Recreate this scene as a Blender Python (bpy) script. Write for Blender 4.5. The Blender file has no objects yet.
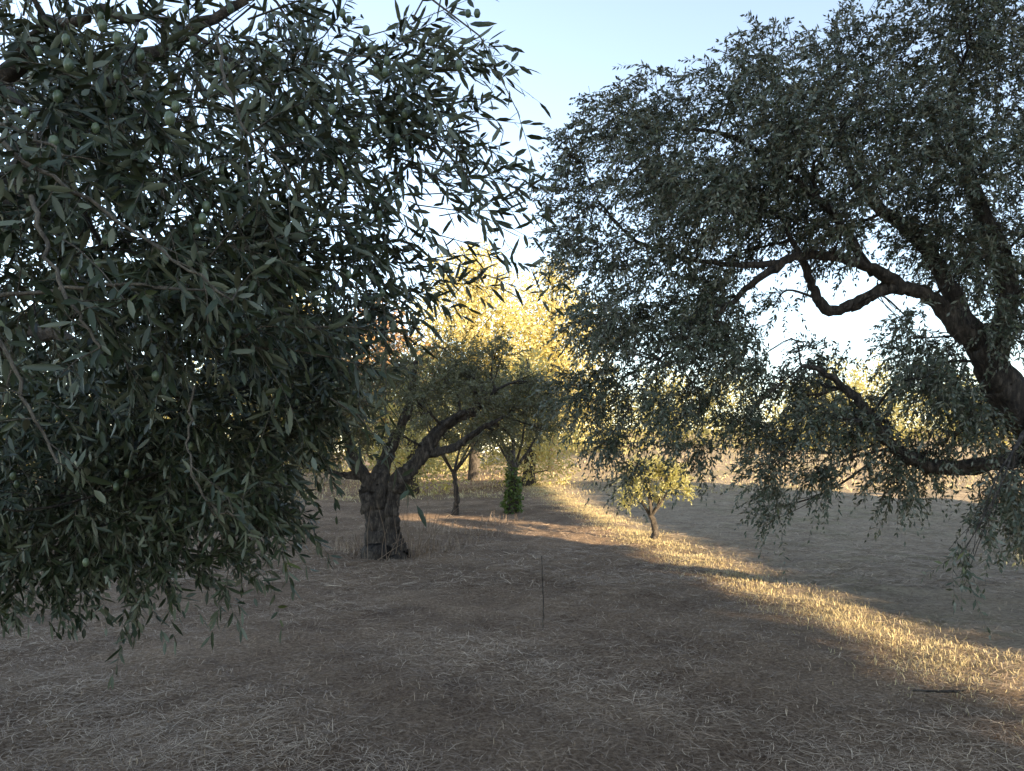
import bpy, math
import numpy as np
from mathutils import Vector
rng=np.random.default_rng(7)
E=math.radians(14); TE=math.tan(E)
TR=np.array([-.7071,.7071])   # horizontal travel of sunlight

# ---------------------------------------------------------------- helpers
def nrmz(a): return a/(np.linalg.norm(a,axis=-1,keepdims=True)+1e-9)
class MB:
    def __init__(s): s.v=[];s.f=[];s.r=[];s.m=[];s.n=0
    def add(s,v,faces,r,mat=0):
        v=np.asarray(v,float).reshape(-1,3)
        s.v.append(v); s.r.append(np.broadcast_to(np.asarray(r,float),(len(v),)))
        for f in faces:
            f=np.asarray(f)
            s.f.append(f+s.n); s.m.append(np.full(len(f),mat,dtype=np.int32))
        s.n+=len(v)
    def build(s,name,mats,parent=None,smooth=True):
        me=bpy.data.meshes.new(name)
        V=np.concatenate(s.v); me.vertices.add(len(V)); me.vertices.foreach_set('co',V.ravel().astype(np.float32))
        tot=np.concatenate([np.full(len(f),f.shape[1],dtype=np.int32) for f in s.f])
        L=np.concatenate([f.ravel() for f in s.f]).astype(np.int32)
        me.loops.add(len(L)); me.loops.foreach_set('vertex_index',L)
        me.polygons.add(len(tot))
        st=np.concatenate([[0],np.cumsum(tot)[:-1]]).astype(np.int32)
        me.polygons.foreach_set('loop_start',st)
        for m in mats: me.materials.append(m)
        me.polygons.foreach_set('material_index',np.concatenate(s.m))
        if smooth: me.polygons.foreach_set('use_smooth',np.ones(len(tot),dtype=bool))
        a=me.attributes.new('rnd','FLOAT','POINT'); a.data.foreach_set('value',np.concatenate(s.r).astype(np.float32))
        me.update(calc_edges=True); me.validate()
        o=bpy.data.objects.new(name,me); bpy.context.scene.collection.objects.link(o)
        if parent: o.parent=parent
        return o
def empty(name):
    e=bpy.data.objects.new(name,None); bpy.context.scene.collection.objects.link(e); return e

T8=np.array([(0,0,0),(.3,-.9,.12),(.3,0,0),(.3,.9,.12),(.68,-.85,.10),(.68,0,-.02),(.68,.85,.10),(1,0,-.12)])
F8=[np.array([(0,1,2),(0,2,3),(4,7,5),(5,7,6)]),np.array([(1,4,5,2),(2,5,6,3)])]
T4=np.array([(0,0,0),(.45,-1,.05),(1,0,0),(.45,1,.05)]); F4=[np.array([(0,1,2,3)])]
def add_leaves(mb,p,d,n,ln,wd,detail,r,mat=0):
    N=len(p); d=nrmz(d); sd=nrmz(np.cross(n,d)); up=np.cross(d,sd)
    T,F=(T8,F8) if detail else (T4,F4)
    k=len(T)
    v=(p[:,None]+d[:,None]*(T[None,:,0:1]*ln[:,None,None])+sd[:,None]*(T[None,:,1:2]*wd[:,None,None]*.5)
       +up[:,None]*(T[None,:,2:3]*wd[:,None,None]))
    base=(np.arange(N)*k)[:,None,None]
    mb.add(v.reshape(-1,3),[(f[None]+base).reshape(-1,f.shape[1]) for f in F],np.repeat(r,k),mat)

def add_twigs(mbL,mbS,o,d,L,droop,K,leaf,wid,detail,srad=.0018,spread=.85,bias=.5):
    """o,d origins/directions of twigs ; leafy shoots with paired leaves"""
    N=len(o); d=nrmz(d)
    t=np.linspace(.12,1,K)[None,:]*np.ones((N,1)); t=np.clip(t+rng.normal(0,.02,t.shape),.05,1.02)
    side=nrmz(np.cross(d,rng.normal(size=(N,3)))); up=np.cross(d,side)
    wob=rng.normal(0,.10,(N,1))
    def pos(t):
        return (o[:,None]+d[:,None]*(L[:,None]*t)[...,None]+side[:,None]*((wob*L[:,None])*np.sin(t*4))[...,None]
                +np.array([0,0,-1.])*((droop[:,None]*L[:,None])*t**2)[...,None])
    p=pos(t); tan=nrmz(pos(t+.02)-p)
    ang=(np.arange(K)//2)[None,:]*1.5708+(np.arange(K)%2)[None,:]*3.1416+rng.normal(0,.5,(N,K))
    ra=side[:,None]*np.cos(ang)[...,None]+up[:,None]*np.sin(ang)[...,None]
    sp=(spread+rng.normal(0,.22,(N,K)))*np.where(t>.93,.4,1)
    ld=tan*np.cos(sp)[...,None]+ra*np.sin(sp)[...,None]
    ld=ld+np.array([0,0,-.18])
    n=rng.normal(0,.55,(N,K,3))+np.array([0,0,bias])+tan*.4
    keep=rng.random((N,K))<.9
    ln=leaf*rng.uniform(.55,1.15,(N,K))*np.where(t>.85,.75,1); wd=wid*rng.uniform(.75,1.2,(N,K))
    r=np.clip(rng.random((N,K))*.6+rng.random((N,1))*.4,0,1)
    k=keep.ravel()
    add_leaves(mbL,p.reshape(-1,3)[k],ld.reshape(-1,3)[k],n.reshape(-1,3)[k],ln.ravel()[k],wd.ravel()[k],detail,r.ravel()[k])
    if mbS is not None:
        S=4; ts=np.linspace(0,1,S)[None,:]*np.ones((N,1)); c=pos(ts)
        v=[]
        for j in range(3):
            a=j*2.094
            rad=srad*(1.3-ts)
            v.append(c+(side[:,None]*math.cos(a)+up[:,None]*math.sin(a))*rad[...,None])
        v=np.stack(v,2)
        idx=np.arange(N*S*3).reshape(N,S,3)
        f=np.stack([idx[:,:-1,:],np.roll(idx,-1,2)[:,:-1,:],np.roll(idx,-1,2)[:,1:,:],idx[:,1:,:]],-1).reshape(-1,4)
        mbS.add(v.reshape(-1,3),[f],np.repeat(rng.random(N),S*3))

def catmull(P,sub):
    P=np.asarray(P,float); Q=np.vstack([2*P[0]-P[1],P,2*P[-1]-P[-2]]); out=[]
    for i in range(1,len(Q)-2):
        for t in np.linspace(0,1,sub,endpoint=False):
            a,b,c,d=Q[i-1],Q[i],Q[i+1],Q[i+2]
            out.append(.5*((2*b)+(-a+c)*t+(2*a-5*b+4*c-d)*t*t+(-a+3*b-3*c+d)*t**3))
    out.append(P[-1]); return np.array(out)
def tube(mb,P,sub=6,seg=10,gnarl=.12,wig=.0,r=None):
    """P rows x,y,z,radius"""
    C=catmull(P,sub); C[:,3]=np.maximum(C[:,3],.0012)
    if wig: C[1:-1,:3]+=rng.normal(0,wig,(len(C)-2,3))
    n=len(C); tan=nrmz(np.gradient(C[:,:3],axis=0)); ref=np.array([.31,.9,.2])
    th=np.arange(seg)/seg*2*math.pi
    ph=rng.random(4)*6.28; v=np.zeros((n,seg,3))
    sd=nrmz(np.cross(tan[0],ref))
    s=0
    for i in range(n):
        sd=nrmz(sd-tan[i]*np.dot(sd,tan[i])); up=np.cross(tan[i],sd)
        if i: s+=np.linalg.norm(C[i,:3]-C[i-1,:3])
        q=s/max(.12,P[0][3])
        m=1+gnarl*(np.sin(3*th+ph[0]+q*.55)+.7*np.sin(5*th+ph[1]-q*.8)+.6*np.sin(2*th+ph[2]+q*1.6)+.5*math.sin(q*2.1+ph[3]))+gnarl*.7*rng.normal(0,.5,seg)
        v[i]=C[i,:3]+(sd*np.cos(th)[:,None]+up*np.sin(th)[:,None])*(C[i,3]*m)[:,None]
    idx=np.arange(n*seg).reshape(n,seg); nx=np.roll(idx,-1,1)
    f=np.stack([idx[:-1],nx[:-1],nx[1:],idx[1:]],-1).reshape(-1,4)
    mb.add(v,[f],rng.random() if r is None else r)
    mb.add(v[-1],[np.arange(seg)[None]],.5)
    return C

# ---------------------------------------------------------------- materials
def mat(name):
    m=bpy.data.materials.new(name); m.use_nodes=True; nt=m.node_tree; nt.nodes.clear()
    return m,nt,lambda t,**k:_n(nt,t,**k)
def _n(nt,t,**k):
    n=nt.nodes.new(t)
    for a,b in k.items():
        if a=='inp':
            for q,w in b.items(): n.inputs[q].default_value=w
        else: setattr(n,a,b)
    return n
def ramp(nt,stops,fac=None):
    r=nt.nodes.new('ShaderNodeValToRGB'); e=r.color_ramp.elements
    while len(e)<len(stops): e.new(.5)
    for i,(p,c) in enumerate(stops): e[i].position=p; e[i].color=(*c,1)
    if fac is not None: nt.links.new(fac,r.inputs[0])
    return r
def leaf_mat(name,top,top2,under,trans=.25,rough=.42,transcol=None,hi=None):
    m,nt,N=mat(name); out=N('ShaderNodeOutputMaterial'); at=N('ShaderNodeAttribute',attribute_name='rnd')
    c=ramp(nt,[(0,top),(.85,top2),(1,hi or [top2[0]*1.6+.01,top2[1]*1.4+.01,top2[2]*.9])],at.outputs['Fac'])
    ge=N('ShaderNodeNewGeometry'); mx=N('ShaderNodeMix',data_type='RGBA'); mx.inputs['B'].default_value=(*under,1)
    nt.links.new(ge.outputs['Backfacing'],mx.inputs['Factor']); nt.links.new(c.outputs[0],mx.inputs['A'])
    b=N('ShaderNodeBsdfPrincipled',inp={'Roughness':rough}); nt.links.new(mx.outputs['Result'],b.inputs['Base Color'])
    b.inputs['Specular IOR Level'].default_value=.4
    if trans>0:
        t=N('ShaderNodeBsdfTranslucent'); t.inputs[0].default_value=(*(transcol or [top2[0]*2.2,top2[1]*2.2,top2[2]*1.2]),1)
        s=N('ShaderNodeMixShader',inp={0:trans}); nt.links.new(b.outputs[0],s.inputs[1]); nt.links.new(t.outputs[0],s.inputs[2])
        nt.links.new(s.outputs[0],out.inputs[0])
    else: nt.links.new(b.outputs[0],out.inputs[0])
    return m
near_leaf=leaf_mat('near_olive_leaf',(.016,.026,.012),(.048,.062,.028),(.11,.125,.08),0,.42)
olive_leaf=leaf_mat('olive_leaf',(.036,.046,.027),(.075,.088,.050),(.16,.165,.12),0,.48)
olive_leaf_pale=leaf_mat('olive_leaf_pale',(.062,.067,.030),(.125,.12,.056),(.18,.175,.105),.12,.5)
young_leaf=leaf_mat('young_leaf',(.19,.19,.07),(.36,.33,.13),(.38,.37,.22),.35,.5)
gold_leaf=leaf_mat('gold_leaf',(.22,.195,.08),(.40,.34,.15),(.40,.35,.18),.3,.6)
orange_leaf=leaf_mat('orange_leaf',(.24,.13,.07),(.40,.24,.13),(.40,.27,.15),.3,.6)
ivy_leaf=leaf_mat('ivy_leaf',(.05,.08,.02),(.09,.13,.03),(.11,.14,.05),.2,.5)
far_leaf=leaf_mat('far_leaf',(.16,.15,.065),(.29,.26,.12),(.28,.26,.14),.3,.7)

def bark_mat(name,a,b_,c_,sc=1):
    m,nt,N=mat(name); out=N('ShaderNodeOutputMaterial'); g=N('ShaderNodeNewGeometry')
    mp=N('ShaderNodeMapping'); mp.inputs['Scale'].default_value=(1,1,.28); nt.links.new(g.outputs['Position'],mp.inputs[0])
    n1=N('ShaderNodeTexNoise',inp={'Scale':22*sc,'Detail':8,'Roughness':.7}); nt.links.new(mp.outputs[0],n1.inputs['Vector'])
    r=ramp(nt,[(.36,a),(.52,b_),(.68,c_)],n1.outputs['Fac'])
    b=N('ShaderNodeBsdfPrincipled',inp={'Roughness':.95}); nt.links.new(r.outputs[0],b.inputs['Base Color'])
    bu=N('ShaderNodeBump',inp={'Strength':1,'Distance':.06/sc}); nt.links.new(n1.outputs['Fac'],bu.inputs['Height']); nt.links.new(bu.outputs[0],b.inputs['Normal'])
    nt.links.new(b.outputs[0],out.inputs[0]); return m
bark=bark_mat('olive_bark',(.018,.014,.011),(.062,.049,.038),(.165,.135,.105))
twigm=bark_mat('twig_bark',(.08,.065,.05),(.16,.135,.10),(.26,.22,.165),3)

def attr_mat(name,stops,rough=.8,trans=.0):
    m,nt,N=mat(name); out=N('ShaderNodeOutputMaterial'); at=N('ShaderNodeAttribute',attribute_name='rnd')
    r=ramp(nt,stops,at.outputs['Fac']); b=N('ShaderNodeBsdfPrincipled',inp={'Roughness':rough})
    nt.links.new(r.outputs[0],b.inputs['Base Color'])
    if trans:
        t=N('ShaderNodeBsdfTranslucent'); nt.links.new(r.outputs[0],t.inputs[0])
        s=N('ShaderNodeMixShader',inp={0:trans}); nt.links.new(b.outputs[0],s.inputs[1]); nt.links.new(t.outputs[0],s.inputs[2]); nt.links.new(s.outputs[0],out.inputs[0])
    else: nt.links.new(b.outputs[0],out.inputs[0])
    return m
straw=attr_mat('straw',[(0,(.13,.085,.055)),(.45,(.33,.24,.162)),(1,(.66,.52,.36))],.7,0)
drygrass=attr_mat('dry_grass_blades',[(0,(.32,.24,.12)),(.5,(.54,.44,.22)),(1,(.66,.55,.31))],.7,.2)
fruit=attr_mat('olive_fruit',[(0,(.07,.10,.05)),(1,(.13,.165,.09))],.35)

# ---------------------------------------------------------------- ground
def gz(x,y):
    x=np.asarray(x,float);y=np.asarray(y,float)
    fade=np.clip(1-(y-25)/15,0,1)
    rise=np.clip((y-15)/50,0,1)**1.4*3.4*np.clip((x+4)/12,0,1)
    return rise+fade*(.020*np.sin(x*1.3+y*.7)+.016*np.sin(x*2.9-y*1.9+1)+.011*np.sin(x*5.1+y*4.3+2)+.007*np.sin(x*9.3-y*8.1)
            +.006*np.sin(x*14.1+y*12.7+.5))
def strip_x(y): return 3.86-.104*y
xs=np.concatenate([-np.geomspace(420,14.5,26),np.linspace(-14,16,301),np.geomspace(16.6,420,40)])
ys=np.concatenate([-np.geomspace(420,6.3,22),np.linspace(-6,30,361),np.geomspace(30.6,480,50)])
X,Y=np.meshgrid(xs,ys)
Z=gz(X,Y)
g=MB(); idx=np.arange(X.size).reshape(X.shape)
g.add(np.stack([X,Y,Z],-1),[np.stack([idx[:-1,:-1],idx[:-1,1:],idx[1:,1:],idx[1:,:-1]],-1).reshape(-1,4)],.5)
m,nt,N=mat('dry_ground'); out=N('ShaderNodeOutputMaterial'); ge=N('ShaderNodeNewGeometry'); P=ge.outputs['Position']
def noise(sc,det=6,ro=.6,dist=0,vec=None):
    n=N('ShaderNodeTexNoise',inp={'Scale':sc,'Detail':det,'Roughness':ro,'Distortion':dist}); nt.links.new(vec or P,n.inputs['Vector']); return n.outputs['Fac']
def mix(a,b,f,bt='MIX'):
    x=N('ShaderNodeMix',data_type='RGBA',blend_type=bt)
    for s,q in (('A',a),('B',b),('Factor',f)):
        if hasattr(q,'is_linked'): nt.links.new(q,x.inputs[s])
        else: x.inputs[s].default_value=(*q,1) if s!='Factor' else q
    return x.outputs['Result']
def math_(op,a,b=0,c=0,clamp=False):
    x=N('ShaderNodeMath',operation=op,use_clamp=clamp)
    for i,q in enumerate((a,b,c)):
        if hasattr(q,'is_linked'): nt.links.new(q,x.inputs[i])
        else: x.inputs[i].default_value=q
    return x.outputs[0]
fine=ramp(nt,[(.34,(.085,.057,.039)),(.48,(.205,.146,.101)),(.60,(.35,.26,.185)),(.72,(.53,.42,.30))],noise(38,10,.8)).outputs[0]
big=ramp(nt,[(.36,(.66,.61,.58)),(.64,(1.3,1.27,1.2))],noise(.6,6,.7)).outputs[0]
col=mix(fine,big,1.0,'MULTIPLY')
bare=ramp(nt,[(.54,(0,0,0)),(.64,(1,1,1))],noise(1.3,8,.75,.4)).outputs[0]
col=mix(col,(.135,.094,.068),math_('MULTIPLY',bare,.6))
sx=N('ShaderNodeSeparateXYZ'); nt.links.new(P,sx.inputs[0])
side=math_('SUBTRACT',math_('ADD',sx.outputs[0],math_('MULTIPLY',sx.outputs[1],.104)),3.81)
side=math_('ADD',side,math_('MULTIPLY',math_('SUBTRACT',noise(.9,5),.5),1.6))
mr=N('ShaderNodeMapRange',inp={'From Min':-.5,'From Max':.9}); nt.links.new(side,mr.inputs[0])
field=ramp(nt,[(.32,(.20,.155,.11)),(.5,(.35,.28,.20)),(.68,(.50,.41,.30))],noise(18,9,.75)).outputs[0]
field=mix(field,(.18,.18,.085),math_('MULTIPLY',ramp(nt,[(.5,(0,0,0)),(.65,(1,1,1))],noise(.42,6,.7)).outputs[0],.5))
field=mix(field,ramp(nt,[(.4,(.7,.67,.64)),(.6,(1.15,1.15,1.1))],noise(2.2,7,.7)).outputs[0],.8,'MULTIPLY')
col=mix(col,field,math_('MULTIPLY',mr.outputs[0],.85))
b=N('ShaderNodeBsdfPrincipled',inp={'Roughness':.95}); b.inputs['Specular IOR Level'].default_value=.1
nt.links.new(col,b.inputs['Base Color'])
bu=N('ShaderNodeBump',inp={'Strength':1,'Distance':.05}); nt.links.new(noise(26,10,.75),bu.inputs['Height']); nt.links.new(bu.outputs[0],b.inputs['Normal'])
nt.links.new(b.outputs[0],out.inputs[0])
g.build('ground',[m])

def strands(mb,x,y,L,w,elev,r,curve=.15,z0=.004):
    N_=len(x); a=rng.random(N_)*6.283
    d=np.stack([np.cos(a)*np.cos(elev),np.sin(a)*np.cos(elev),np.sin(elev)],-1)
    sd=np.stack([-np.sin(a),np.cos(a),np.zeros(N_)],-1)+rng.normal(0,.25,(N_,3)); sd=nrmz(sd)
    o=np.stack([x,y,gz(x,y)+z0],-1)
    c1=o+d*(L*.5)[:,None]+sd*(L*rng.normal(0,curve,N_))[:,None]*.5; c2=o+d*L[:,None]+np.array([0,0,-1.])*(L*np.sin(elev)*.25)[:,None]
    h=(w*.5)[:,None]*sd
    v=np.stack([o-h,o+h,c1+h,c1-h,c2+h*.4,c2-h*.4],1)
    b_=(np.arange(N_)*6)[:,None]
    f=np.concatenate([b_+np.array([0,1,2,3]),b_+np.array([3,2,4,5])])
    mb.add(v.reshape(-1,3),[f],np.repeat(r,6))
s=MB()
def scat(n,y0,y1,pw):
    y=y0+(y1-y0)*rng.random(n)**pw; x=(rng.random(n)*2-1)*(.75*y+1.2); return x,y
def patch(x,y): return .5+.25*np.sin(x*1.7+np.sin(y*1.3)*2)+.25*np.sin(y*2.1+np.sin(x*1.1+1)*2.3)
x,y=scat(170000,2.6,13,1.35); k=rng.random(len(x))<.25+.75*patch(x,y); x,y=x[k],y[k]; n=len(x)
strands(s,x,y,rng.uniform(.03,.15,n),rng.uniform(.0015,.004,n),np.abs(rng.normal(0,.16,n)),np.clip(rng.beta(1.5,2.1,n)*.95+.3*patch(x,y)-.2,0,1),z0=.008)
x,y=scat(50000,9,30,1.3); n=len(x)
strands(s,x,y,rng.uniform(.06,.22,n),rng.uniform(.004,.009,n),np.abs(rng.normal(0,.18,n)),rng.beta(1.6,2.5,n),z0=.008)
x,y=scat(9000,2.8,16,1.2); n=len(x)
strands(s,x,y,rng.uniform(.02,.07,n),rng.uniform(.002,.004,n),rng.uniform(.6,1.4,n),rng.beta(2,2,n))
s.build('straw_litter',[straw],smooth=False)
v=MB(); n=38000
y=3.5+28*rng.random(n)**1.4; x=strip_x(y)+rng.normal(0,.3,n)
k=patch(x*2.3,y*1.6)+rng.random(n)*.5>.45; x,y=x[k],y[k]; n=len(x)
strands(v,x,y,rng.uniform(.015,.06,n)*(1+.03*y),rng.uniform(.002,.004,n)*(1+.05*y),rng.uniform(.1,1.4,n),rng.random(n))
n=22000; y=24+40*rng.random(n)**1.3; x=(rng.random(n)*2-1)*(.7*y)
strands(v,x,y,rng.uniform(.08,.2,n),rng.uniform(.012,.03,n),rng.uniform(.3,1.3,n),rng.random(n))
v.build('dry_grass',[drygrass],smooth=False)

# ---------------------------------------------------------------- olive trees
def crown(mbL,mbS,mbB,clumps,center,tw_per_m2,L,K,leaf,wid,detail,limbs,droop=.35,srad=.0018,brr=.02,bias=.5,down=0,far=99):
    center=np.array(center); LP=np.vstack([c for c in limbs])
    for c in clumps:
        cx,cy,cz,r=c[:4]; w=c[4] if len(c)>4 else 1
        lf,wd_,dt=leaf,wid,detail
        if cy>far: lf,wd_,dt,w=leaf*1.15,wid*1.9,False,w*.8
        n=max(6,int(tw_per_m2*r*r*12.6*w)); ctr=np.array([cx,cy,cz])
        u=nrmz(rng.normal(size=(n,3))); rad=r*rng.random((n,1))**.45*.9
        o=ctr+u*rad*np.array([1,1,.85])
        outw=nrmz(ctr-center)
        d=u*.7+outw*.55+rng.normal(0,.35,(n,3))+np.array([0,0,.05-down])
        LL=L*rng.uniform(.6,1.25,n); dr=np.clip(rng.normal(droop,.2,n),0,1.2)
        o=o-nrmz(d)*(LL*.45)[:,None]
        add_twigs(mbL,mbS,o,d,LL,dr,K,lf,wd_,dt,srad,bias=bias)
        dist=np.linalg.norm(LP[:,:3]-ctr,axis=1)+.6*np.maximum(0,LP[:,2]-cz); i=np.argmin(dist); a=LP[i]
        r0=min(a[3]*.6,brr*(1+r)); mid=(a[:3]+ctr)/2+rng.normal(0,.12*np.linalg.norm(a[:3]-ctr),3)+np.array([0,0,.06])
        C=tube(mbB,[(*a[:3],r0),(*mid,r0*.7),(*ctr,r0*.4)],5,6,.05)
        for q in range(5):
            j=rng.integers(2,len(C)); st=C[j]; dd=nrmz(rng.normal(size=3)+outw*.5); e=ctr+dd*r*.85
            m2=(st[:3]+e)/2+rng.normal(0,.1*r,3)
            tube(mbB,[(*st[:3],st[3]*.5),(*m2,st[3]*.35),(*e,.002)],4,5,.03)

def tree(name,limbdefs,clumps,center,dens,L,K,leaf,wid,detail,lm=None,seg=12,gn=.12,**kw):
    e=empty(name); B=MB(); Lf=MB(); S=MB(); limbs=[]
    for i,l in enumerate(limbdefs): limbs.append(tube(B,l,10,seg if i else seg+10,gn,wig=.008 if l[0][3]>.05 else .003))
    crown(Lf,S,B,clumps,center,dens,L,K,leaf,wid,detail,limbs,**kw)
    B.build('trunk_and_limbs',[bark],e); Lf.build('leaves',[lm or olive_leaf],e); S.build('twigs',[twigm],e); return e

# --- big right tree, trunk just outside the view
R=[(.85,6.8,4.5,.42),(1.35,7.2,4.8,.5),(1.9,6.7,4.7,.52),(.65,7.3,4.0,.42),(1.25,6.6,4.05,.55),(1.9,7.3,4.0,.55),(1.6,6.2,3.7,.5),(.5,6.9,4.25,.25),(.45,6.9,3.5,.25),
(2.5,6.7,4.5,.6),(3.15,7.2,5.2,.7),(3.9,6.6,5.4,.75),(4.6,7.3,5.3,.8),(2.6,7.4,3.9,.5),(3.2,6.4,4.4,.6),(4.0,7.1,4.4,.7),(4.7,6.5,4.2,.7),(2.3,7,5.2,.4,.8),
(.8,7.2,3.4,.45),(1.35,6.8,3.35,.45),(.75,6.7,2.75,.42),(.6,7.1,2.15,.36),(1.0,7.4,2.2,.45),(1.5,6.8,2.6,.45),(.85,6.9,1.65,.27),(1.15,7.2,1.4,.2,.8),(1.3,6.6,1.9,.33),(1.9,6.6,2.5,.3,1),(1.3,7.5,2.9,.45),(1.7,6.9,3.0,.4),
(1.95,7.7,3.0,.42),(2.2,7.8,3.55,.42),(2.35,6.9,4.0,.42),(3.1,7.6,3.75,.5),(3.8,6.9,3.6,.5),(4.5,7.2,3.4,.5),(1.8,7.4,2.1,.34,1),(2.15,7.1,1.85,.34,1),(2.2,6.7,1.4,.28,.9),(2.3,7.6,2.4,.35,1),(2.0,7.3,2.6,.35,1),(1.7,7.2,1.6,.25,1),
(2.4,7.1,1.05,.2,.8),(3.1,7.8,2.5,.38,.8),(2.75,7.5,2.15,.38,1),(4.15,7.7,2.4,.5,1),(3.05,6.8,1.75,.36,1),(3.4,6.8,1.3,.3,1),(4.25,6.7,1.2,.33,1),(4.6,6.6,1.45,.38,1),(3.5,7.8,2.0,.4,1),(3.9,7.6,2.7,.3,.8),(2.7,7.9,1.7,.35,1),
(4.2,6.2,.85,.2,.8),(3.7,7.0,1.55,.35,1),(2.6,6.6,1.9,.32,1),(3.5,6.5,2.2,.36,1),(2.7,6.8,1.4,.26,1),(3.9,6.6,1.9,.38,1),(4.3,6.5,2.7,.4,.8),(4.7,7.5,2.0,.5,1),(4.6,7,3.0,.4,.8),(4.4,6.6,.95,.25,.9),
(2.9,6.2,3.8,.35,.8),(3.7,6.1,3.9,.4,.9),(4.4,6.1,3.5,.4,1),(2.2,6.1,4.2,.4),(3.9,6.3,3.2,.28,.8),(3.3,6.4,2.7,.2,.6),(2.8,6.5,3.5,.3,.8),(2.5,7.3,3.0,.22,.6),
(5.4,6.8,4.9,.9,.3),(5.8,7.2,3.8,.9,.25),(5.6,6.8,2.6,.7,.3),(6.2,7.4,5.0,.9,.2),(5.2,7.6,1.8,.5,.5),(2.7,8.2,4.6,.7,.7),(3.8,8.5,4.8,.8,.6),(4.8,8.4,4.0,.8,.6),(1.6,8.0,4.3,.5,.9),(1.0,7.9,2.8,.4),
(2.7,4.6,.98,.09,.9),(2.86,4.7,1.12,.12,.8),(3.15,4.9,1.35,.18,.8)]
RL=[[(6.4,7.2,-.1,.34),(6.1,7.15,.5,.27),(5.55,7.05,1.1,.22),(4.95,7,1.6,.18),(4.5,6.95,2.1,.15),(4.25,6.9,2.45,.13),(4.0,6.9,2.8,.10)],
[(4.1,6.9,2.6,.09),(3.75,6.85,2.95,.065),(3.4,6.9,3.05,.055),(3.1,6.95,2.92,.05),(2.85,7,2.9,.045),(2.7,7,3.2,.035),(2.5,7,3.6,.02)],
[(3.6,6.9,3.03,.055),(3.1,6.8,3.25,.045),(2.6,6.8,3.32,.038),(2.3,6.8,3.2,.033),(1.8,6.8,2.8,.02),(1.3,6.8,2.4,.012)],
[(4.9,7.0,1.6,.11),(4.4,6.9,1.5,.075),(3.8,6.8,1.45,.065),(3.4,6.85,1.62,.05),(3.15,6.9,2.0,.04),(2.8,6.9,2.3,.025),(2.6,6.9,2.35,.015)],
[(4.35,6.95,2.3,.11),(4.5,7,3.2,.08),(4.2,7,4.0,.06),(4.0,7,4.9,.03)],
[(4.1,6.9,2.7,.08),(3.8,7.1,3.5,.06),(3.3,7.3,4.1,.045),(3.0,7.3,4.9,.02)],
[(3.3,7,3.2,.04),(2.8,6.9,3.8,.03),(2.0,6.9,4.4,.02),(1.2,6.9,4.5,.012)],
[(5.2,7.1,1.4,.16),(5.4,7.2,2.2,.13),(5.7,7.2,3.4,.09),(5.9,7.2,4.6,.05)],
[(4.9,7,1.6,.07),(4.5,6.2,2.0,.045),(3.8,5.4,2.0,.03),(3.2,4.9,1.6,.012)],
[(2.4,6.8,3.25,.03),(1.9,7,3.3,.022),(1.2,7.1,3.5,.015),(.8,7.1,3.9,.01)]]
tree('olive_tree',RL,R,(4.2,7,3.2),44,.34,26,.066,.0195,False,droop=.42,down=.17,brr=.011)

# --- near left tree (branches hang towards the viewer, trunk outside the view)
Lc=[(-.88,1.5,2.24,.3,.55),(-.65,1.5,2.36,.26,.4),(-.61,1.5,2.13,.26,.5),(-.88,1.5,1.93,.25,.8),(-.65,1.55,1.9,.22,.75),
(-.5,1.8,2.47,.26,.38),(-.43,1.8,2.23,.22,.5),(-.27,1.85,2.35,.16,.38),(-.52,1.8,2.05,.22,.85),(-.35,1.9,2.10,.14,.7),(-.30,1.9,2.56,.16,.35),
(-1.24,2.2,1.72,.32),(-.89,2.2,1.76,.3),(-.62,2.25,1.88,.22),(-.45,2.3,2.04,.14),(-1.12,2.2,1.45,.25),(-.82,2.2,1.52,.23),(-.64,2.25,1.66,.14),
(-1.35,2.2,1.27,.15),(-1.04,2.25,1.29,.13),(-.82,2.2,1.28,.1),(-1.47,2.2,1.50,.28),(-.72,2.25,1.40,.1),(-.55,2.3,1.8,.1,.8),
(-1.8,3,2.97,.6,.28),(-1.2,3,2.97,.5,.2),(-.75,3,3.0,.35,.16),(-1.6,3,2.2,.55,.7),(-1.05,3,2.26,.42,.7),(-.72,2.9,2.05,.2,.8),(-1.7,3,1.5,.45,.9),(-1.15,3,1.6,.36,.9),(-.97,3,1.38,.17,.8),(-1.6,3,1.2,.2,.8),
(-2.8,4.2,1.7,.8,.3),(-2.0,4.2,2.6,.7,.3),(-2.8,4.2,3.4,.8,.18),(-1.6,4.2,3.5,.55,.1),(-2.0,4.2,1.5,.5,.5),(-1.35,4.1,2.2,.34,.6),
(-2.6,2.1,3.2,.7,.1),(-3.5,3.1,3.0,.9,.12),(-3.0,2.3,2,.8,.1),(-1.5,1.8,3.1,.5,.1),(-3.4,4,4,.9,.1),(-2.2,3.2,4,.8,.12),(-1.4,1.7,1.6,.25,.4)]
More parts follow.
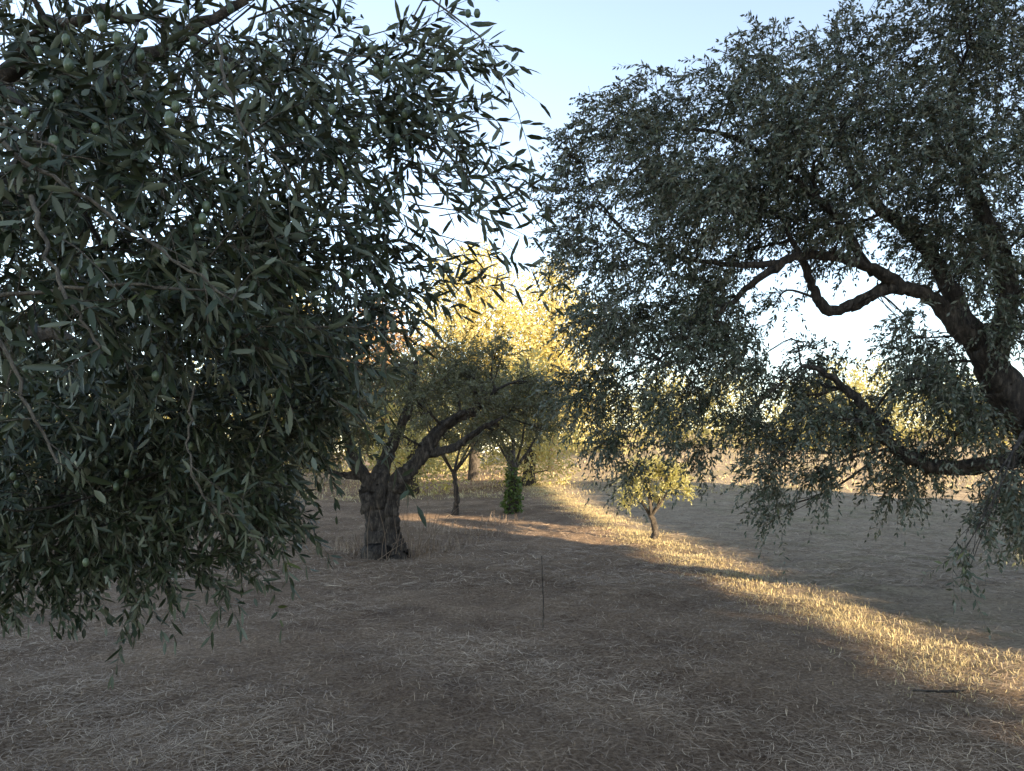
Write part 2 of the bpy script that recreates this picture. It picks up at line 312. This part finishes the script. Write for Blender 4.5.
LL_=[[(-2.9,3.0,-.1,.34),(-2.85,3.0,.5,.26),(-2.7,2.95,1.1,.23),(-2.5,2.9,1.6,.19)],
[(-2.5,2.9,1.6,.13),(-2.2,2.7,2.2,.09),(-1.7,2.4,2.6,.04),(-1.2,2.0,2.7,.014),(-.8,1.8,2.6,.007),(-.5,1.8,2.4,.004)],
[(-2.5,2.9,1.6,.12),(-2.1,2.9,2.3,.09),(-1.6,3.0,3.0,.04),(-1.0,2.9,3.3,.015)],
[(-2.6,2.9,1.4,.10),(-2.1,2.7,1.9,.05),(-1.6,2.5,2.0,.025),(-1.1,2.3,1.8,.01),(-.9,2.2,1.5,.005)],
[(-2.5,2.9,1.6,.12),(-2.7,3.4,2.6,.08),(-2.6,3.9,3.4,.05)],
[(-1.7,2.4,2.6,.02),(-1.3,1.9,2.5,.010),(-1.0,1.6,2.3,.006),(-.8,1.5,2.0,.004)],
[(-2.5,2.9,1.6,.1),(-2.9,2.6,2.5,.07),(-3.2,2.6,3.2,.04)]]
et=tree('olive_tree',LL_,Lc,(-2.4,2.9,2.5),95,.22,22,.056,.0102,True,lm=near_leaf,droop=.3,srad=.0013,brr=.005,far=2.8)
Lf=MB(); S=MB(); FR=MB(); n=100
src=np.array([c[:3] for c in Lc[:11]])[rng.integers(0,11,n)]
o=src+rng.normal(0,.1,(n,3)); d=nrmz(rng.normal(0,.4,(n,3))+np.array([.45,-.1,.0])); LL=rng.uniform(.2,.36,n)
add_twigs(Lf,S,o,d,LL,np.clip(rng.normal(.35,.25,n),0,1),20,.06,.0105,True,.002)
tips=[(-.33,1.9,2.62,.6,.0,.3),(-.30,1.9,2.52,1,.02,.1),(-.27,1.95,2.42,1,-.05,.0),(-.26,1.95,2.3,1,0,.05),(-.22,1.9,2.2,1,.1,.1),(-.22,1.95,2.12,.9,0,-.2),(-.30,2,2.68,1,0,.05),(-.36,1.9,2.4,.9,0,.35),(-.22,2.,2.35,.7,0,.3),(-.33,2,2.0,1,.1,-.15),(-.25,2.05,2.05,1,0,.15),(-.27,1.8,2.45,.9,-.1,.15),(-.2,1.95,2.25,.8,0,.2)]
o=np.array([t[:3] for t in tips for _ in range(3)])+rng.normal(0,.04,(len(tips)*3,3)); d=np.array([t[3:] for t in tips for _ in range(3)])+rng.normal(0,.12,(len(tips)*3,3))
add_twigs(Lf,S,o,d,rng.uniform(.2,.34,len(o)),rng.uniform(.1,.4,len(o)),22,.058,.0105,True,.0015)
for ii,P_ in enumerate([[(-1.0,1.25,2.2,.005),(-.80,1.2,2.08,.004),(-.62,1.2,1.96,.003),(-.43,1.18,1.83,.0018)],
 [(-.86,1.2,2.1,.005),(-.82,1.15,1.9,.004),(-.75,1.15,1.72,.003),(-.68,1.15,1.58,.002)],
 [(-.72,1.15,1.98,.004),(-.66,1.12,1.85,.003),(-.60,1.12,1.75,.002)],
 [(-.9,1.3,2.15,.004),(-.8,1.25,2.12,.003),(-.7,1.2,2.06,.002)],
 [(-.6,1.45,1.72,.0025),(-.60,1.42,1.60,.002),(-.56,1.42,1.5,.002),(-.5,1.42,1.48,.0015)],
 [(-.5,1.3,2.3,.003),(-.45,1.25,2.15,.0025),(-.36,1.25,2.05,.0015)],
 [(-.9,1.3,1.85,.004),(-.7,1.3,1.88,.003),(-.5,1.3,1.87,.002)]]):
    tube(S,P_,8,6,.05,.003)
    C=catmull(P_,4)[5:]; k=len(C)
    add_twigs(Lf,S,C[:,:3],nrmz(rng.normal(size=(k,3))*.7+np.array([.3,0,-.3 if ii!=4 else .4])),rng.uniform(.06,.13,k),rng.uniform(.1,.4,k),8,.05,.010,True,.0012)
sph=[]
for i in range(5):
    for j in range(8):
        a=j/8*6.283; b_=(i/4)*math.pi; sph.append((math.sin(b_)*math.cos(a),math.sin(b_)*math.sin(a),math.cos(b_)))
sph=np.array(sph); sf=np.array([(i*8+j,(i+1)*8+j,(i+1)*8+(j+1)%8,i*8+(j+1)%8) for i in range(4) for j in range(8)])
for q in range(300):
    c=np.array(Lc[rng.integers(0,16)][:3])+rng.normal(0,.12,3)
    if q%2: c[1]-=.2
    FR.add(c+sph*np.array([.0075,.0075,.0105])*rng.uniform(.85,1.15),[sf],rng.random())
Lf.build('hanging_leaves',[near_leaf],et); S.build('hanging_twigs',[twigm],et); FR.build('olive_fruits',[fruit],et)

# --- gnarled olive in the middle
Mc=[(-2.6,11.5,1.95,.45),(-2.3,11.9,2.5,.55),(-1.7,11.4,3.0,.52),(-.95,11.9,3.1,.48),(-.25,11.5,3.05,.42),(.3,11.8,2.65,.38),(.05,11.6,2.25,.38),(-.65,12.1,2.75,.45),(-1.4,12.2,2.5,.42),(-2.9,11.8,1.5,.35),
(-3.1,11.6,2.3,.55),(-.3,12,1.9,.28,.8),(.45,11.9,1.95,.22,.8),(-3.5,11.9,1.7,.45),(-1.9,12.6,2.8,.5),(-2.7,12.4,2.9,.5),(-1.0,11.3,2.65,.35),(-3.4,11.6,1.1,.28),(.5,11.8,2.3,.27),(-3.7,12,2.6,.5),
(-2.7,11.0,2.1,.4),(-2.1,11.1,2.3,.42),(-1.5,11.0,2.4,.36),(-.55,11.1,2.45,.33),(-2.9,11.1,1.5,.3),(-1.7,11.2,1.85,.22,.8),(-.4,12.4,2.3,.4),(-2.4,12.3,1.9,.4),(-1.1,12.5,1.8,.3,.7),(0,12.3,1.6,.22,.7)]
ML=[[(-1.92,11.7,-.08,.38),(-1.95,11.7,.1,.26),(-2.0,11.7,.5,.19),(-2.08,11.7,.9,.19),(-2.05,11.7,1.25,.17)],
[(-1.82,11.65,-.05,.2),(-1.84,11.66,.4,.12),(-1.82,11.65,.8,.11),(-1.7,11.62,1.15,.12),(-1.42,11.6,1.42,.11),(-1.2,11.6,1.75,.095),(-.95,11.6,2.02,.08),(-.6,11.6,2.2,.065),(-.25,11.6,2.5,.04)],
[(-2.1,11.7,1.05,.13),(-2.35,11.6,1.4,.08),(-2.5,11.6,1.85,.06),(-2.7,11.6,2.4,.04)],
[(-2.0,11.7,1.2,.12),(-1.85,11.9,1.7,.08),(-1.6,12,2.3,.06),(-1.5,12,3.0,.03)],
[(-1.3,11.6,1.55,.07),(-.9,11.5,1.62,.055),(-.5,11.5,1.9,.04),(-.1,11.6,2.1,.025)],
[(-2.2,11.7,1.2,.07),(-2.7,11.7,1.25,.04),(-3.1,11.7,1.5,.025)]]
tree('olive_tree',ML,Mc,(-1.6,11.7,2.0),30,.36,20,.075,.024,False,lm=olive_leaf_pale,droop=.25,seg=18,gn=.17,brr=.018,srad=.003)

def small_olive(x,y,h,w,lm,dens=14,leaf=.12,wid=.04,n=12,tr=.12,name='olive_tree',K=14,L=.42,z0=None):
    zb=float(gz(x,y)) if z0 is None else z0
    limbs=[[(x,y,zb-.05,tr*1.4),(x+.03,y,zb+h*.12,tr),(x-.05,y,zb+h*.28,tr*.85)]]
    cl=[]
    for i in range(5):
        a=i*1.257+rng.random()*.5; q=w*.33
        limbs.append([(x-.04,y,zb+h*.25,tr*.6),(x+math.cos(a)*q*.5,y+math.sin(a)*q*.5,zb+h*.45,tr*.4),(x+math.cos(a)*q,y+math.sin(a)*q,zb+h*.72,tr*.2)])
    for i in range(n):
        a=i*2.4; rr=w*.5*math.sqrt((i+.5)/n)*.72; zz=h*(.82-.42*((i+.5)/n)**1.5*rng.uniform(.4,1.2))
        cl.append((x+math.cos(a)*rr,y+math.sin(a)*rr,zb+zz,w*.17*rng.uniform(.8,1.25)))
    return tree(name,limbs,cl,(x,y,zb+h*.45),dens,L,K,leaf,wid,False,lm=lm,seg=8,brr=.015,srad=.003,droop=.15)
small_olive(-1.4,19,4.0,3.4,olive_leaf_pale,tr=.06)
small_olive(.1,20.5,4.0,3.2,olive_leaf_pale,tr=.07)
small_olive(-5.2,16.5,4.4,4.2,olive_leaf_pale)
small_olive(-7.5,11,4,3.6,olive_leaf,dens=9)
small_olive(2.5,13.6,1.6,1.45,young_leaf,dens=60,leaf=.065,wid=.02,n=14,tr=.05,name='young_olive_tree',K=14,L=.24)

def mass(mb,cl,per,size,asp=.5):
    for (cx,cy,cz,rx,rz) in cl:
        n=int(per*rx*rz); u=nrmz(rng.normal(size=(n,3)))
        ph=rng.random(3)*6; bump=1+.18*np.sin(u[:,0]*5+ph[0])*np.sin(u[:,2]*6+ph[1])+.12*np.sin(u[:,1]*9+ph[2])
        rad=(rng.random(n)**.3)*bump
        p=np.array([cx,cy,cz])+u*rad[:,None]*np.array([rx,rx,rz]); p[:,2]=np.maximum(p[:,2],.03)
        sz=size*rng.uniform(.5,1.3,n)
        add_leaves(mb,p,u+rng.normal(0,.8,(n,3)),rng.normal(size=(n,3))+u*.6,sz,sz*asp,False,rng.random(n))
e=empty('ivy_covered_trunk'); B=MB(); tube(B,[(0,18.9,-.05,.16),(.03,18.9,.8,.12),(-.02,18.9,1.6,.08)],6,10); B.build('trunk',[bark],e)
I=MB(); mass(I,[(0,18.9,.3,.24,.35),(.03,18.9,.7,.19,.3),(0,18.9,1.0,.13,.25)],8000,.08,.9); I.build('ivy',[ivy_leaf],e)
def tall(name,x,y,h,w,lm,nc=14,size=.28,per=260,z0=.25):
    e=empty(name); B=MB(); tube(B,[(x,y,-.1,.3),(x+.1,y,h*.3,.2),(x,y,h*.6,.1),(x,y,h*.9,.04)],6,8)
    M=MB(); cl=[]
    for i in range(nc):
        f=(i+.5)/nc; zz=h*(z0+(.93-z0)*f); ww=w*.5*math.sin(math.pi*min(1,.25+f*.68))
        a=i*2.4; q=ww*.55; r=ww*.62*rng.uniform(.8,1.2)+.25
        c=(x+math.cos(a)*q,y+math.sin(a)*q,zz); cl.append((*c,r,r*.8)); tube(B,[(x,y,zz*.8,.06),(*c,.02)],3,5)
    mass(M,cl,per,size,.45); B.build('trunk_and_limbs',[bark],e); M.build('leaves',[lm],e)
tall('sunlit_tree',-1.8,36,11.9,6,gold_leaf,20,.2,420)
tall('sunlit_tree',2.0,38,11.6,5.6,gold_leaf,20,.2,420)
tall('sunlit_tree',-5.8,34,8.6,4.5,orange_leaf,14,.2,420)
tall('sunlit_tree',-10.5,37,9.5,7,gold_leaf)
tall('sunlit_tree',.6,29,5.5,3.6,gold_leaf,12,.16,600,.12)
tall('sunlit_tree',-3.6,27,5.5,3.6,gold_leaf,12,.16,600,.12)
D=MB(); cl=[]
for i in range(90):
    x=-66+i*1.6+rng.normal(0,.8); y=60+rng.uniform(-7,10); h=rng.uniform(2.6,6.5) if x>3 else rng.uniform(5,9)
    cl.append((x,y,float(gz(x,y))+h*.4,rng.uniform(1.6,2.8),h*.55))
for i in range(26):
    x=4+i*1.5+rng.normal(0,.9); y=47+rng.uniform(-4,5); cl.append((x,y,float(gz(x,y))+.6,rng.uniform(.8,1.9),rng.uniform(.6,2.2)))
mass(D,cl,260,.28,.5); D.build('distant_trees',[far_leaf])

Wd=MB(); n=1800
c=np.array([(-1.5,11.9),(-1.2,12.1),(-2.3,12),(-1.0,12.8),(-.7,14.5),(-1.6,15),(-2.6,12.6),(-.4,17),(-3.2,13)])[rng.integers(0,9,n)]
strands(Wd,c[:,0]+rng.normal(0,.3,n),c[:,1]+rng.normal(0,.35,n),rng.uniform(.08,.4,n)*rng.random(n)**.5,rng.uniform(.004,.008,n),rng.uniform(.4,1.5,n),rng.random(n)*.7)
for q in range(34):
    a=rng.random()*6.28; x0=-1.65+rng.normal(0,.25); y0=11.5+rng.normal(0,.15); hh=rng.uniform(.3,.95); dx=rng.normal(.15,.22)
    tube(Wd,[(x0,y0,0,.006),(x0+dx*.4,y0,hh*.5,.004),(x0+dx+rng.normal(0,.08),y0+rng.normal(0,.1),hh,.002)],4,4,.05,r=.15)
Wd.build('dry_weeds',[straw],smooth=False)
Sk=MB(); tube(Sk,[(.275,6.83,-.05,.006),(.28,6.83,.2,.0055),(.27,6.83,.45,.005),(.265,6.83,.66,.003)],6,8,.1,.002)
tube(Sk,[(.272,6.83,.42,.003),(.282,6.83,.47,.0025),(.29,6.83,.5,.001)],4,5,.05)
Sk.build('thin_stake',[bark])
St=MB(); tube(St,[(2.6,4.98,.04,.006),(2.7,4.9,.06,.008),(2.83,4.93,.05,.008),(2.93,4.98,.04,.005)],6,8,.15,.002)
tube(St,[(2.75,4.9,.055,.005),(2.81,4.86,.07,.003),(2.85,4.82,.05,.002)],4,5); St.build('fallen_stick',[bark])

# ---------------------------------------------------------------- added unseen tree row, leaves cut away to shape shade and sunlit strip
T=MB(); B=MB()
def shade_row_leaves(n,half,smin,smax=1e9):
    y=rng.uniform(-38,14.5,n); x=strip_x(y)+16+rng.uniform(-1.2,1.2,n); z=rng.uniform(.1,13.2,n)
    gx=x+TR[0]*z/TE; gy=y+TR[1]*z/TE; s_=gx-strip_x(gy)-.10
    k=((np.abs(s_)>smin)&(np.abs(s_)<smax))|((gy<2)|(gy>33))&(smax>1e8)  # slot kept free of leaves so sun draws the lit strip
    c=((gx-2.5)+(gy-13.6))*.7071; a=(-(gx-2.5)+(gy-13.6))*.7071*TE
    k&=~((np.abs(c)<.85+half)&(a>-.1-half)&(a<1.8+half))  # opening cut in the leaves to let sun reach the young tree
    p=np.stack([x,y,z],-1)[k]; m=len(p)
    add_leaves(T,p,rng.normal(size=(m,3)),rng.normal(size=(m,3)),np.full(m,half*2.2),np.full(m,half*1.8),False,rng.random(m))
shade_row_leaves(125000,.2,1.25); shade_row_leaves(130000,.055,.42,1.8)
e=empty('added_shade_row'); T.build('leaves',[olive_leaf],e)
for y in np.arange(-36,14,3.5): tube(B,[(strip_x(y)+16,y,-.1,.25),(strip_x(y)+16.1,y,1.5,.18),(strip_x(y)+16,y,3.5,.14)],4,8)
B.build('trunks',[bark],e)

# ---------------------------------------------------------------- light, sky, camera
sc=bpy.context.scene
w=bpy.data.worlds.new('World'); sc.world=w; w.use_nodes=True; nt=w.node_tree; bg=nt.nodes['Background']
sky=nt.nodes.new('ShaderNodeTexSky'); sky.sky_type='NISHITA'; sky.sun_disc=False
sky.sun_elevation=E; sky.sun_rotation=math.radians(135); sky.air_density=1.0; sky.dust_density=.15; sky.ozone_density=1.8
hs=nt.nodes.new('ShaderNodeHueSaturation'); hs.inputs['Saturation'].default_value=.72
nt.links.new(sky.outputs[0],hs.inputs['Color']); nt.links.new(hs.outputs[0],bg.inputs[0]); bg.inputs[1].default_value=.48
sl=bpy.data.lights.new('sun','SUN'); sl.energy=23; sl.angle=math.radians(.5); sl.color=(1,.80,.53)
so=bpy.data.objects.new('sun',sl); sc.collection.objects.link(so)
so.rotation_euler=Vector((-.7071*math.cos(E),.7071*math.cos(E),-math.sin(E))).to_track_quat('-Z','Y').to_euler()
cam=bpy.data.cameras.new('camera'); co=bpy.data.objects.new('camera',cam); sc.collection.objects.link(co)
cam.sensor_width=36; cam.lens=27; cam.shift_y=.063; cam.clip_start=.05; cam.clip_end=1500
co.location=(0,0,1.6); co.rotation_euler=(math.radians(90),0,0); sc.camera=co
sc.view_settings.view_transform='Standard'; sc.view_settings.look='None'; sc.view_settings.exposure=0
